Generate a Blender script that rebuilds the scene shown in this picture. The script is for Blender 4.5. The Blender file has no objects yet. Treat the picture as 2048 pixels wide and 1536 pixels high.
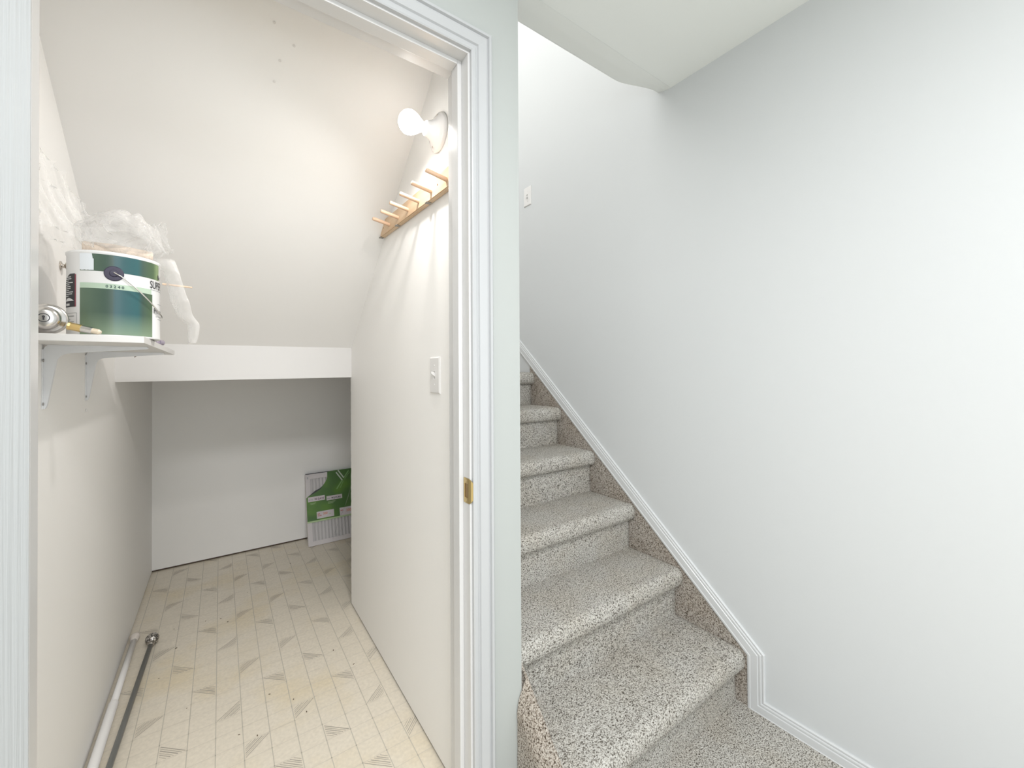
import bpy, bmesh, math, random
from mathutils import Vector, Matrix, noise
random.seed(7)
S = bpy.context.scene
COL = S.collection
PI = math.pi

# ------------------------------------------------------------------ camera
H = 1.21
cam = bpy.data.cameras.new('camera'); camo = bpy.data.objects.new('camera', cam); COL.objects.link(camo)
yaw, pitch, roll = math.radians(35.3467), math.radians(0.4634), math.radians(-0.3213)
rt = Vector((math.cos(yaw), -math.sin(yaw), 0)); fw = Vector((math.sin(yaw), math.cos(yaw), 0)); up = Vector((0, 0, 1))
f2 = fw*math.cos(pitch) + up*math.sin(pitch); u2 = up*math.cos(pitch) - fw*math.sin(pitch)
r3 = rt*math.cos(roll) + u2*math.sin(roll); u3 = u2*math.cos(roll) - rt*math.sin(roll)
M = Matrix((r3, u3, -f2)).transposed().to_4x4(); M.translation = (0, 0, H)
camo.matrix_world = M
cam.sensor_width = 36; cam.lens = 36*821.46/2048
cam.shift_y = (735.95-768)/2048
cam.clip_start = 0.02
S.camera = camo

# ------------------------------------------------------------------ world, lights, exposure
w = bpy.data.worlds.new('world'); S.world = w; w.use_nodes = True
w.node_tree.nodes['Background'].inputs[0].default_value = (0.86, 0.93, 1.0, 1)
w.node_tree.nodes['Background'].inputs[1].default_value = 1.0
S.view_settings.view_transform = 'Standard'; S.view_settings.look = 'None'
S.view_settings.gamma = 1; S.view_settings.use_curve_mapping = False
S.view_settings.exposure = 0.0
def area(name, loc, rot, sx, sy, power, color):
    l = bpy.data.lights.new(name, 'AREA'); l.shape = 'RECTANGLE'; l.size = sx; l.size_y = sy
    l.energy = power; l.color = color
    o = bpy.data.objects.new(name, l); COL.objects.link(o); o.location = loc; o.rotation_euler = rot
    return o
# added fill light at a made-up window behind the camera
area('rear_fill', (-0.15, -2.30, 1.25), (PI/2, 0, 0), 3.0, 2.0, 29, (0.93, 0.98, 1.0))
area('side_fill', (-1.93, -0.3, 1.25), (0, -PI/2, 0), 2.0, 1.2, 2, (0.93, 0.975, 1.0))  # added fill from the left; that wall has no window
area('hall_overhead_fill', (0.0, -0.45, 2.37), (0, 0, 0), 0.7, 0.7, 45, (0.985, 0.985, 1.0))  # added overhead fill for the closet floor and hall, no lamp there
area('stair_overhead_fill', (1.1, 2.1, 4.6), (0, 0, 0), 0.8, 1.6, 6, (1.0, 0.99, 0.98))  # added overhead fill to brighten the stair treads
# daylight falling down the stairwell from the upper floor
area('upper_floor_daylight', (-0.25, 2.1, 3.8), (0, -PI/2+0.45, 0), 1.4, 1.8, 42, (1.0, 0.995, 0.985))
BULB_STRENGTH = 3.0
BULB_SPOT_POWER = 28.0

# ------------------------------------------------------------------ materials
def mat(name, col, rough=0.6, metal=0.0, spec=0.5, bump=None, noise_col=None, trans=0, alpha=1):
    m = bpy.data.materials.new(name); m.use_nodes = True
    nt = m.node_tree; b = nt.nodes['Principled BSDF']
    b.inputs['Base Color'].default_value = (*col, 1); b.inputs['Roughness'].default_value = rough
    b.inputs['Metallic'].default_value = metal
    b.inputs['Specular IOR Level'].default_value = spec
    tc = nt.nodes.new('ShaderNodeTexCoord')
    if noise_col:
        c2, sc, detail, lo, hi = noise_col
        n = nt.nodes.new('ShaderNodeTexNoise'); n.inputs['Scale'].default_value = sc; n.inputs['Detail'].default_value = detail
        nt.links.new(tc.outputs['Object'], n.inputs['Vector'])
        r = nt.nodes.new('ShaderNodeValToRGB'); r.color_ramp.elements[0].position = lo; r.color_ramp.elements[1].position = hi
        r.color_ramp.elements[0].color = (*col, 1); r.color_ramp.elements[1].color = (*c2, 1)
        nt.links.new(n.outputs['Fac'], r.inputs['Fac']); nt.links.new(r.outputs['Color'], b.inputs['Base Color'])
    if bump:
        sc, st, dist = bump
        n = nt.nodes.new('ShaderNodeTexNoise'); n.inputs['Scale'].default_value = sc; n.inputs['Detail'].default_value = 4
        nt.links.new(tc.outputs['Object'], n.inputs['Vector'])
        bp = nt.nodes.new('ShaderNodeBump'); bp.inputs['Strength'].default_value = st; bp.inputs['Distance'].default_value = dist
        nt.links.new(n.outputs['Fac'], bp.inputs['Height']); nt.links.new(bp.outputs['Normal'], b.inputs['Normal'])
    return m
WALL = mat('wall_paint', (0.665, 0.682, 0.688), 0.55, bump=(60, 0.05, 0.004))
CLOSET_DIM = mat('closet_paint_dimmed', (0.86, 0.845, 0.825), 0.7, bump=(45, 0.06, 0.004))  # closet paint, darkened on the slope to offset the bulb's hot spot
WALL_DIM = mat('wall_paint_dimmed', (0.455, 0.477, 0.463), 0.55, bump=(60, 0.05, 0.004))  # same hall paint, slightly greener and darkened against the strong light here
CLOSET = mat('closet_paint', (0.95, 0.935, 0.91), 0.6, bump=(45, 0.06, 0.004))
CEIL = mat('ceiling_paint', (0.90, 0.925, 0.90), 0.7, bump=(60, 0.05, 0.004))
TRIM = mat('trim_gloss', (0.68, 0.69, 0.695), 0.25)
TRIM_DIM = mat('trim_gloss_dimmed', (0.49, 0.50, 0.51), 0.3)  # same trim paint, darkened where the casing catches too much light
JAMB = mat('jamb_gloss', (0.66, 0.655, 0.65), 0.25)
BOARD = mat('white_board', (0.73, 0.715, 0.70), 0.4)
PLASTIC = mat('white_plastic', (0.80, 0.785, 0.77), 0.3)
DARKGAP = mat('dark_gap', (0.10, 0.075, 0.055), 0.9)
GYPSUM = mat('torn_drywall', (0.78, 0.75, 0.70), 0.9)

def carpet_mat(name, light, mid, dark, warm):
    m = bpy.data.materials.new(name); m.use_nodes = True; nt = m.node_tree; b = nt.nodes['Principled BSDF']
    b.inputs['Roughness'].default_value = 1.0; b.inputs['Specular IOR Level'].default_value = 0.05
    tc = nt.nodes.new('ShaderNodeTexCoord')
    n = nt.nodes.new('ShaderNodeTexNoise'); n.inputs['Scale'].default_value = 255; n.inputs['Detail'].default_value = 2.0
    n.inputs['Distortion'].default_value = 0.6
    v = nt.nodes.new('ShaderNodeTexVoronoi'); v.inputs['Scale'].default_value = 300
    big = nt.nodes.new('ShaderNodeTexNoise'); big.inputs['Scale'].default_value = 7; big.inputs['Detail'].default_value = 2
    for q in (n, v, big): nt.links.new(tc.outputs['Object'], q.inputs['Vector'])
    r = nt.nodes.new('ShaderNodeValToRGB'); e = r.color_ramp.elements
    e[0].position = 0.36; e[0].color = (*dark, 1); e[1].position = 0.57; e[1].color = (*light, 1)
    k = e.new(0.44); k.color = (*mid, 1)
    nt.links.new(n.outputs['Fac'], r.inputs['Fac'])
    mx = nt.nodes.new('ShaderNodeMix'); mx.data_type = 'RGBA'; mx.blend_type = 'MULTIPLY'
    r2 = nt.nodes.new('ShaderNodeValToRGB'); r2.color_ramp.elements[0].position = 0.4; r2.color_ramp.elements[1].position = 0.65
    r2.color_ramp.elements[0].color = (1, 1, 1, 1); r2.color_ramp.elements[1].color = (*warm, 1)
    nt.links.new(big.outputs['Fac'], r2.inputs['Fac'])
    mx.inputs[0].default_value = 1.0
    nt.links.new(r.outputs['Color'], mx.inputs[6]); nt.links.new(r2.outputs['Color'], mx.inputs[7])
    nt.links.new(mx.outputs[2], b.inputs['Base Color'])
    ad = nt.nodes.new('ShaderNodeMath'); ad.operation = 'MULTIPLY_ADD'
    nt.links.new(v.outputs['Distance'], ad.inputs[0]); ad.inputs[1].default_value = -0.6; nt.links.new(n.outputs['Fac'], ad.inputs[2])
    bp = nt.nodes.new('ShaderNodeBump'); bp.inputs['Strength'].default_value = 0.9; bp.inputs['Distance'].default_value = 0.004
    nt.links.new(ad.outputs[0], bp.inputs['Height']); nt.links.new(bp.outputs['Normal'], b.inputs['Normal'])
    return m
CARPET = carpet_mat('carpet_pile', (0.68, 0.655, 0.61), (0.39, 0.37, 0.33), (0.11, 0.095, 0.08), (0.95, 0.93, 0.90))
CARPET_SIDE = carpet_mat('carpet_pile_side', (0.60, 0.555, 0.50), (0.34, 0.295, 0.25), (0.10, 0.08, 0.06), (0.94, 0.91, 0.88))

def vinyl_mat():
    m = mat('vinyl', (0.80, 0.77, 0.69), 0.42); nt = m.node_tree; b = nt.nodes['Principled BSDF']
    tc = nt.nodes.new('ShaderNodeTexCoord')
    n = nt.nodes.new('ShaderNodeTexNoise'); n.inputs['Scale'].default_value = 3.2; n.inputs['Detail'].default_value = 3
    n2 = nt.nodes.new('ShaderNodeTexNoise'); n2.inputs['Scale'].default_value = 90; n2.inputs['Detail'].default_value = 4
    for q in (n, n2): nt.links.new(tc.outputs['Object'], q.inputs['Vector'])
    r = nt.nodes.new('ShaderNodeValToRGB'); r.color_ramp.elements[0].position = 0.50; r.color_ramp.elements[1].position = 0.72
    r.color_ramp.elements[0].color = (0.89, 0.815, 0.685, 1); r.color_ramp.elements[1].color = (0.87, 0.76, 0.56, 1)
    nt.links.new(n.outputs['Fac'], r.inputs['Fac'])
    mx = nt.nodes.new('ShaderNodeMix'); mx.data_type = 'RGBA'; mx.blend_type = 'MULTIPLY'; mx.inputs[0].default_value = 0.25
    nt.links.new(r.outputs['Color'], mx.inputs[6]); nt.links.new(n2.outputs['Fac'], mx.inputs[7])
    nt.links.new(mx.outputs[2], b.inputs['Base Color'])
    return m
VINYL = vinyl_mat()
VLINE = mat('vinyl_line', (0.58, 0.54, 0.46), 0.5)
VLINE2 = mat('vinyl_faint_line', (0.68, 0.63, 0.54), 0.5)
VHATCH = mat('vinyl_hatch', (0.42, 0.385, 0.335), 0.5)
CRUMB = mat('crumb', (0.16, 0.12, 0.08), 0.9)

# ------------------------------------------------------------------ mesh helpers
def link(name, bm, m=None, parent=None, smooth=False, mats=None):
    me = bpy.data.meshes.new(name); bmesh.ops.recalc_face_normals(bm, faces=bm.faces) if len(bm.faces) else None
    bm.to_mesh(me); bm.free()
    for q in (mats or [m]): me.materials.append(q)
    if smooth:
        for p in me.polygons: p.use_smooth = True
    o = bpy.data.objects.new(name, me); COL.objects.link(o)
    if parent: o.parent = parent
    return o
def box(bm, x0, x1, y0, y1, z0, z1, mi=0, bev=0):
    vs = [bm.verts.new((x, y, z)) for x in (x0, x1) for y in (y0, y1) for z in (z0, z1)]
    fs = [bm.faces.new([vs[i] for i in q]) for q in ((0,1,3,2),(4,6,7,5),(0,4,5,1),(2,3,7,6),(0,2,6,4),(1,5,7,3))]
    for f in fs: f.material_index = mi
    if bev:
        es = list({e for f in fs for e in f.edges})
        bmesh.ops.bevel(bm, geom=es, offset=bev, segments=2, affect='EDGES', profile=0.7)
    return vs
def hexa(bm, pts, mi=0):      # pts: bottom 4 (ccw) + top 4
    vs = [bm.verts.new(p) for p in pts]
    for q in ((3,2,1,0),(4,5,6,7),(0,1,5,4),(1,2,6,5),(2,3,7,6),(3,0,4,7)):
        bm.faces.new([vs[i] for i in q]).material_index = mi
def frame_from(axis):
    a = Vector(axis).normalized(); t = Vector((0,0,1)) if abs(a.z) < 0.9 else Vector((1,0,0))
    u = a.cross(t).normalized(); v = a.cross(u).normalized(); return a, u, v
def lathe(bm, origin, axis, prof, n=32, mi=0):       # prof: (distance along axis, radius)
    a, u, v = frame_from(axis); o = Vector(origin); rings = []
    for d, r in prof:
        if r < 1e-6: rings.append([bm.verts.new(o + a*d)])
        else: rings.append([bm.verts.new(o + a*d + (u*math.cos(2*PI*i/n) + v*math.sin(2*PI*i/n))*r) for i in range(n)])
    for A, B in zip(rings, rings[1:]):
        for i in range(n):
            j = (i+1) % n
            if len(A) == 1 and len(B) == 1: continue
            if len(A) == 1: f = bm.faces.new((A[0], B[i], B[j]))
            elif len(B) == 1: f = bm.faces.new((A[i], B[0], A[j]))
            else: f = bm.faces.new((A[i], B[i], B[j], A[j]))
            f.material_index = mi
def tube(bm, pts, r, n=10, cap=True, mi=0):
    pts = [Vector(p) for p in pts]; rs = r if isinstance(r, (list, tuple)) else [r]*len(pts)
    prev = None; rings = []
    for i, p in enumerate(pts):
        d = (pts[min(i+1, len(pts)-1)] - pts[max(i-1, 0)]).normalized()
        if prev is None: _, u, v = frame_from(d)
        else:
            u = (prev - d*prev.dot(d)).normalized(); v = d.cross(u)
        prev = u
        rings.append([bm.verts.new(p + (u*math.cos(2*PI*k/n) + v*math.sin(2*PI*k/n))*rs[i]) for k in range(n)])
    for A, B in zip(rings, rings[1:]):
        for k in range(n):
            bm.faces.new((A[k], A[(k+1) % n], B[(k+1) % n], B[k])).material_index = mi
    if cap:
        bm.faces.new(rings[0][::-1]).material_index = mi; bm.faces.new(rings[-1]).material_index = mi
def moulding(path, prof, side, mapf):
    """list of bmesh, one per straight run, mitred where runs meet. side=+1 profile width to the left of travel."""
    P = [Vector(p) for p in path]; secs = []
    for i, p in enumerate(P):
        d1 = (P[i]-P[i-1]).normalized() if i else (P[1]-P[0]).normalized()
        d2 = (P[i+1]-P[i]).normalized() if i < len(P)-1 else d1
        n1 = Vector((-d1.y, d1.x))*side; n2 = Vector((-d2.y, d2.x))*side
        nn = (n1+n2).normalized(); nn = nn/nn.dot(n1)
        secs.append([(p + nn*u, h) for u, h in prof])
    out = []
    for A, B in zip(secs, secs[1:]):
        bm = bmesh.new()
        va = [bm.verts.new(mapf(q.x, q.y, h)) for q, h in A]; vb = [bm.verts.new(mapf(q.x, q.y, h)) for q, h in B]
        n = len(va)
        for k in range(n):
            bm.faces.new((va[k], va[(k+1) % n], vb[(k+1) % n], vb[k]))
        bm.faces.new(va); bm.faces.new(vb[::-1]); out.append(bm)
    return out
def empty(name, loc, label=None, cat=None, group=None, kind=None):
    o = bpy.data.objects.new(name, None); COL.objects.link(o); o.location = loc; o.empty_display_size = 0.05
    tag(o, label, cat, group, kind); return o
def tag(o, label=None, cat=None, group=None, kind=None):
    if label: o['label'] = label
    if cat: o['category'] = cat
    if group: o['group'] = group
    if kind: o['kind'] = kind
    return o
def part(name, bm, m, parent, smooth=False, mats=None, label=None):
    """bm is in world space; the part is stored relative to its thing"""
    o = link(name, bm, m, None, smooth, mats)
    bpy.context.view_layer.update()
    o.parent = parent; o.matrix_parent_inverse = parent.matrix_world.inverted()
    if label: o['label'] = label
    return o
def struct(name, bm, m, parent=None, mats=None, smooth=False):
    o = link(name, bm, m, parent, smooth, mats)
    if not parent: o['kind'] = 'structure'
    return o
def text_bm(s, size, bold=0.0):
    c = bpy.data.curves.new('t', 'FONT'); c.body = s; c.size = size; c.offset = bold; c.resolution_u = 3
    o = bpy.data.objects.new('t', c); COL.objects.link(o); bpy.context.view_layer.update()
    me = bpy.data.meshes.new_from_object(o.evaluated_get(bpy.context.evaluated_depsgraph_get()))
    bm = bmesh.new(); bm.from_mesh(me)
    bpy.data.objects.remove(o); bpy.data.curves.remove(c); bpy.data.meshes.remove(me)
    return bm
def add_bm(dst, src, fn, mi=0):
    mp = {v: dst.verts.new(fn(v.co)) for v in src.verts}
    for f in src.faces:
        try: dst.faces.new([mp[v] for v in f.verts]).material_index = mi
        except ValueError: pass
    src.free()

# ------------------------------------------------------------------ measures
XR, XL, YD, YI, YB = 0.556, -0.341, 0.921, 1.034, 3.31      # closet right / left face, door wall front / inner face, closet back
XP, XS, ZC = 0.68, 1.54, 2.396                              # stair side of partition, stair wall face, hall ceiling
YE = 2.236                                                  # end of the partition beside the beam

# ------------------------------------------------------------------ setting: floors
def make_vinyl():
    bm = bmesh.new(); box(bm, XL-0.02, 1.54, 0.93, YB+0.02, -0.03, 0.0, 0)
    P = 0.0745; X0 = -0.0135; Y0 = 1.6885
    def strip(a, b, wd, mi, z=0.0004):
        a = Vector(a); b = Vector(b); d = (b-a).normalized(); n = Vector((-d.y, d.x))*wd/2
        vs = [bm.verts.new((q.x, q.y, z)) for q in (a-n, b-n, b+n, a+n)]; bm.faces.new(vs).material_index = mi
    for i in range(-5, 21):
        x = X0 + i*P
        if XL-0.01 < x < 1.5: strip((x, 0.95), (x, YB), 0.0026, 1)
    for j in range(-10, 23):
        y = Y0 + j*P
        if 0.95 < y < YB: strip((XL, y), (1.5, y), 0.0018, 2)
    seq = {0: (1, 'LR'), 1: (4, 'UL'), 2: (2, 'UR'), 3: (5, 'UL'), 4: (3, 'LL'), 5: (0, 'UR')}
    for i in range(-5, 15):
        k = i % 6; j0, ty = seq[k]; sh = 3*((i - k)//6)
        for j in range(-10, 22):
            if (j - j0 - sh) % 6: continue
            x0, y0 = X0 + i*P, Y0 + j*P; g = 0.004
            c = {'UL': (0, 1), 'UR': (1, 1), 'LL': (0, 0), 'LR': (1, 0)}[ty]
            cx, cy = x0 + (g if c[0] == 0 else P-g), y0 + (g if c[1] == 0 else P-g)
            sx, sy = (1 if c[0] == 0 else -1), (1 if c[1] == 0 else -1); L = P - 2*g
            for t, wd in ((1.0, 0.0022), (0.86, 0.0013), (0.72, 0.0026), (0.56, 0.0014), (0.44, 0.0020), (0.28, 0.0012)):
                a = (cx + sx*L*t, cy); b = (cx, cy + sy*L*t*0.92)
                if a[0] < XL or a[0] > 1.5 or b[0] < XL: continue
                strip(a, b, wd*random.uniform(0.8, 1.2), 3, 0.0006)
    for (x, y, r) in ((0.028,2.44,.0035),(0.0,2.49,.003),(-.06,2.51,.002),(-.16,2.34,.004),(-.18,2.52,.0025),(0.15,1.80,.003),(0.36,2.95,.003),(0.40,1.92,.0035),
                      (0.22,1.72,.003),(0.25,1.63,.003),(-.1,1.9,.002),(.12,2.7,.002),(-.2,2.15,.002),(.3,2.6,.002),(.05,1.66,.0025),(.45,1.78,.003),(.1,1.62,.003)):
        bmesh.ops.create_icosphere(bm, subdivisions=1, radius=r, matrix=Matrix.Translation((x, y, 0.0008)) @ Matrix.Rotation(random.random()*3, 4, 'Z') @ Matrix.Diagonal((1.5, 0.7, 0.4, 1)))
        for f in bm.faces[-20:] if False else []: pass
    bm.faces.ensure_lookup_table()
    for f in bm.faces:
        if len(f.verts) == 3: f.material_index = 4
    o = link('floor_closet', bm, None, None, False, [VINYL, VLINE, VLINE2, VHATCH, CRUMB]); o['kind'] = 'structure'
make_vinyl()
def grid_sheet(nx, ny, fn):
    bm = bmesh.new(); g = [[bm.verts.new(fn(i/nx, j/ny)) for j in range(ny+1)] for i in range(nx+1)]
    for i in range(nx):
        for j in range(ny): bm.faces.new((g[i][j], g[i+1][j], g[i+1][j+1], g[i][j+1]))
    return bm
def fuzz(p, a=0.0016, s=95):
    return Vector(p) + noise.noise_vector(Vector(p)*s)*a
bm = grid_sheet(140, 90, lambda a, b: fuzz((0.62 + 0.92*a, 0.2 + 0.60*b, 0.012)))
box(bm, 0.60, 1.54, -0.3, 0.945, -0.03, 0.004)
struct('floor', bm, CARPET)
bm = bmesh.new(); box(bm, -2.0, 0.60, -2.4, 0.945, -0.03, 0.004); box(bm, 0.60, 1.54, -2.4, -0.3, -0.03, 0.004); struct('floor_hall_bounce', bm, VINYL)  # unseen hall floor, pale vinyl chosen to bounce light onto the ceiling

# ------------------------------------------------------------------ setting: walls
bm = bmesh.new(); box(bm, XS, XS+0.12, -2.5, YB+0.12, 0, 5.0); struct('wall_right', bm, WALL)
bm = bmesh.new()                                    # the wall the closet door stands in
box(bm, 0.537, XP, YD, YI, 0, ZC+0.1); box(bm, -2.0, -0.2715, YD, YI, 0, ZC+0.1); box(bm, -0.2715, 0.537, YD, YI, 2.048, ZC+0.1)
struct('wall_front', bm, WALL_DIM)
bm = bmesh.new()                                    # partition between closet and stairs, its far edge torn drywall
ys = []; n = 110
vs0, vs1 = [], []
for k in range(n+1):
    z = 0.008 + (1.19-0.008)*k/n
    y = YE + 0.008 + noise.noise(Vector((0, 3.1, z*55)))*0.006 + noise.noise(Vector((7, 1, z*9)))*0.004
    vs0.append(bm.verts.new((XR, y, z))); vs1.append(bm.verts.new((XR+0.012, y+0.003*noise.noise(Vector((5, 2, z*80))), z)))
a0 = [bm.verts.new((XR, YI, v.co.z)) for v in vs0]
for k in range(n):
    bm.faces.new((a0[k], vs0[k], vs0[k+1], a0[k+1])); f = bm.faces.new((vs0[k], vs1[k], vs1[k+1], vs0[k+1])); f.material_index = 1
box(bm, XR+0.012, XP, YI, YE-0.004, 0.0, 1.19)
box(bm, XR, XP, YI, YE+0.2, 1.19, 2.5)
o = link('wall_middle', bm, None, None, False, [CLOSET, GYPSUM]); o['kind'] = 'structure'
bm = bmesh.new(); box(bm, XL-0.11, XL, YI, YB+0.1, 0.007, 5.0); struct('wall_left', bm, CLOSET)
bm = bmesh.new(); box(bm, XL-0.11, XS, YB, YB+0.11, 0.011, 5.0); struct('wall_back', bm, CLOSET)
bm = bmesh.new()
box(bm, XL-0.11, XL-0.006, YI, YB, 0, 0.007); box(bm, XL-0.11, XS, YB+0.006, YB+0.11, 0, 0.011); box(bm, XR+0.004, XR+0.011, YI, YE, 0, 0.008)
struct('trim_1', bm, DARKGAP)
bm = bmesh.new()                                    # hall behind the camera
box(bm, -2.12, -2.0, -2.5, YD+0.1, 0, ZC+0.1); struct('wall_hall_left', bm, WALL)
bm = bmesh.new()
box(bm, -2.0, -1.65, -2.5, -2.4, 0, ZC+0.1); box(bm, 1.35, XS, -2.5, -2.4, 0, ZC+0.1)
box(bm, -1.65, 1.35, -2.5, -2.4, 2.25, ZC+0.1); box(bm, -1.65, 1.35, -2.5, -2.4, 0, 0.25); struct('wall_hall_rear', bm, WALL)
bm = bmesh.new()
for x in (-1.65, -0.18, 1.31): box(bm, x, x+0.04, -2.48, -2.42, 0.25, 2.25)
box(bm, -1.65, 1.35, -2.48, -2.42, 2.21, 2.25); box(bm, -1.65, 1.35, -2.48, -2.42, 0.25, 0.29); struct('added_window_1', bm, TRIM)  # unseen window, added to go with the rear fill light

# ------------------------------------------------------------------ setting: ceilings
bm = bmesh.new()
box(bm, -2.0, XP, -2.5, YI, ZC, ZC+0.10); box(bm, XP, XS, -2.5, 1.008, ZC, ZC+0.10)
struct('ceiling', bm, CEIL)
bm = bmesh.new()                                    # edge strip of the stairwell opening, rising slightly
N = 40; rows = []
for (y, z) in ((1.008, ZC-0.0005), (1.06, ZC+0.004), (1.12, ZC+0.013), (1.131, ZC+0.020), (1.137, ZC+0.034), (1.137, ZC+0.32), (1.008, ZC+0.32)):
    row = []
    for i in range(N+1):
        x = XP + (XS-XP)*i/N; t = max(0, (x-1.33)/(XS-1.33)); t = t*t*(3-2*t)
        row.append(bm.verts.new((x, y - 0.055*t*min(1, max(0, (y-1.008)/0.12)), z)))
    rows.append(row)
for A, B in zip(rows, rows[1:]):
    for i in range(N): bm.faces.new((A[i], A[i+1], B[i+1], B[i]))
struct('trim_2', bm, CEIL)
bm = bmesh.new(); box(bm, XL-0.11, XS+0.1, YD, YB+0.1, 4.9, 5.0); box(bm, XL-0.1, XS, 0.9, 1.008, ZC+0.32, 5.0); struct('ceiling_upper', bm, CEIL)
bm = bmesh.new()                                    # closet ceiling: underside of the upper flight
zl = lambda y: 1.330 + 0.793*(2.2304-y); zr = lambda y: 1.336 + 0.817*(2.2304-y)
y0, y1 = YI, 2.30
hexa(bm, [(XL, y0, zl(y0)), (XR, y0, zr(y0)), (XR, y1, zr(y1)), (XL, y1, zl(y1)),
          (XL, y0, zl(y0)+0.15), (XR, y0, zr(y0)+0.15), (XR, y1, zr(y1)+0.15), (XL, y1, zl(y1)+0.15)])
struct('ceiling_closet', bm, CLOSET_DIM)
bm = bmesh.new()                                    # nail pops and dings in the sloping ceiling
for (x, y) in ((0.115, 1.235), (0.165, 1.262), (0.135, 1.30), (0.125, 1.345)):
    z = 1.332 + 0.803*(2.2304-y)
    lathe(bm, (x, y, z+0.0005), (0, -0.62, -0.78), [(0, 0.0035), (0.0008, 0.003), (0.0012, 0.0)], 10)
o = struct('trim_3', bm, mat('ding', (0.74, 0.72, 0.70), 0.8))
bm = bmesh.new(); box(bm, XL-0.1, XR, 2.28, YB, 1.186, 1.20); box(bm, XR, XS, YE+0.01, YB, 1.186, 1.20)
struct('ceiling_nook', bm, CLOSET)
bm = bmesh.new()                                    # white fascia beam
hexa(bm, [(XL, 2.2304, 1.1758), (XR, 2.2304, 1.1835), (XR, 2.28, 1.1835), (XL, 2.28, 1.1758),
          (XL, 2.2304, 1.345), (XR, 2.2304, 1.35), (XR, 2.28, 1.35), (XL, 2.28, 1.345)])
struct('trim_4', bm, BOARD)

# ------------------------------------------------------------------ door frame, casing, door
frame = bmesh.new()
box(frame, 0.519, 0.537, YD, YI, 0, 2.048, bev=0.001); box(frame, -0.2715, -0.2535, YD, YI, 0, 2.048); box(frame, -0.2535, 0.519, YD, YI, 2.030, 2.048)
box(frame, 0.507, 0.519, 0.955, 0.990, 0, 2.030, bev=0.002); box(frame, -0.2535, -0.2415, 0.955, 0.990, 0, 2.030, bev=0.002); box(frame, -0.2415, 0.507, 0.955, 0.990, 2.018, 2.030, bev=0.002)
jamb = struct('trim_5', frame, JAMB)
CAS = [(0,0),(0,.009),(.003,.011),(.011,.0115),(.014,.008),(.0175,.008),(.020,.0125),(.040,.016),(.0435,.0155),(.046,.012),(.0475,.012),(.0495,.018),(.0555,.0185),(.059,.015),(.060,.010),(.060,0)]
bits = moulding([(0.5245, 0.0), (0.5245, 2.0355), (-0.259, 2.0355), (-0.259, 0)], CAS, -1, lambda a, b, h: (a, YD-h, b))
for k, b in enumerate(bits): struct('trim_%d' % (6+k), b, TRIM_DIM)
BRASS = mat('brass', (0.56, 0.43, 0.20), 0.32, 1.0); BRASSD = mat('worn_brass', (0.30, 0.20, 0.09), 0.4, 0.8)
bm = bmesh.new()                                    # strike plate let into the jamb
z0, z1 = 0.871, 0.935
prof = [(0.5185, 0.950), (0.5185, 0.921), (0.521, 0.9165), (0.5265, 0.913)]
hole = (0.885, 0.921, 0.928, 0.9445)
def plate_strip(pa, pb, za, zb):
    vs = [bm.verts.new((pa[0], pa[1], za)), bm.verts.new((pb[0], pb[1], za)), bm.verts.new((pb[0], pb[1], zb)), bm.verts.new((pa[0], pa[1], zb))]
    bm.faces.new(vs)
plate_strip(prof[0], prof[1], z0, hole[0]); plate_strip(prof[0], prof[1], hole[1], z1)
plate_strip(prof[0], (0.5185, hole[3]), hole[0], hole[1]); plate_strip((0.5185, hole[2]), prof[1], hole[0], hole[1])
ins = 0.0
for (a, b), (i0, i1) in zip(zip(prof[1:], prof[2:]), ((0, .004), (.004, .012))):
    vs = [bm.verts.new(q) for q in ((a[0], a[1], z0+i0), (b[0], b[1], z0+i1), (b[0], b[1], z1-i1), (a[0], a[1], z1-i0))]; bm.faces.new(vs)
ext = bmesh.ops.extrude_face_region(bm, geom=list(bm.faces))
for v in [g for g in ext['geom'] if isinstance(g, bmesh.types.BMVert)]: v.co.x -= 0.0012
sp = link('strike_plate', bm, BRASS, None); sp.parent = jamb; sp['label'] = 'small brass strike plate'
bm = bmesh.new(); box(bm, 0.5186, 0.5196, hole[2], hole[3], hole[0], hole[1]); 
q = link('latch_pocket', bm, BRASSD, None); q.parent = sp
for z in (0.878, 0.928):
    bm = bmesh.new(); lathe(bm, (0.5178, 0.937, z), (-1, 0, 0), [(0, 0.0036), (0.0008, 0.0030), (0.0008, 0.0012), (0.0003, 0)], 14)
    q = link('screw', bm, mat('brass_screw', (0.62, 0.50, 0.27), 0.3, 1.0), None); q.parent = sp

DOORM = mat('door_woodgrain', (0.43, 0.445, 0.45), 0.45); nt = DOORM.node_tree
tc = nt.nodes.new('ShaderNodeTexCoord'); mp = nt.nodes.new('ShaderNodeMapping'); mp.inputs['Scale'].default_value = (230, 60, 3)
nz = nt.nodes.new('ShaderNodeTexNoise'); nz.inputs['Scale'].default_value = 1; nz.inputs['Detail'].default_value = 5
bp = nt.nodes.new('ShaderNodeBump'); bp.inputs['Strength'].default_value = 0.5; bp.inputs['Distance'].default_value = 0.003
nt.links.new(tc.outputs['Object'], mp.inputs[0]); nt.links.new(mp.outputs[0], nz.inputs[0]); nt.links.new(nz.outputs[0], bp.inputs['Height'])
nt.links.new(bp.outputs[0], nt.nodes['Principled BSDF'].inputs['Normal'])
bm = bmesh.new(); W, T = 0.755, 0.035
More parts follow.
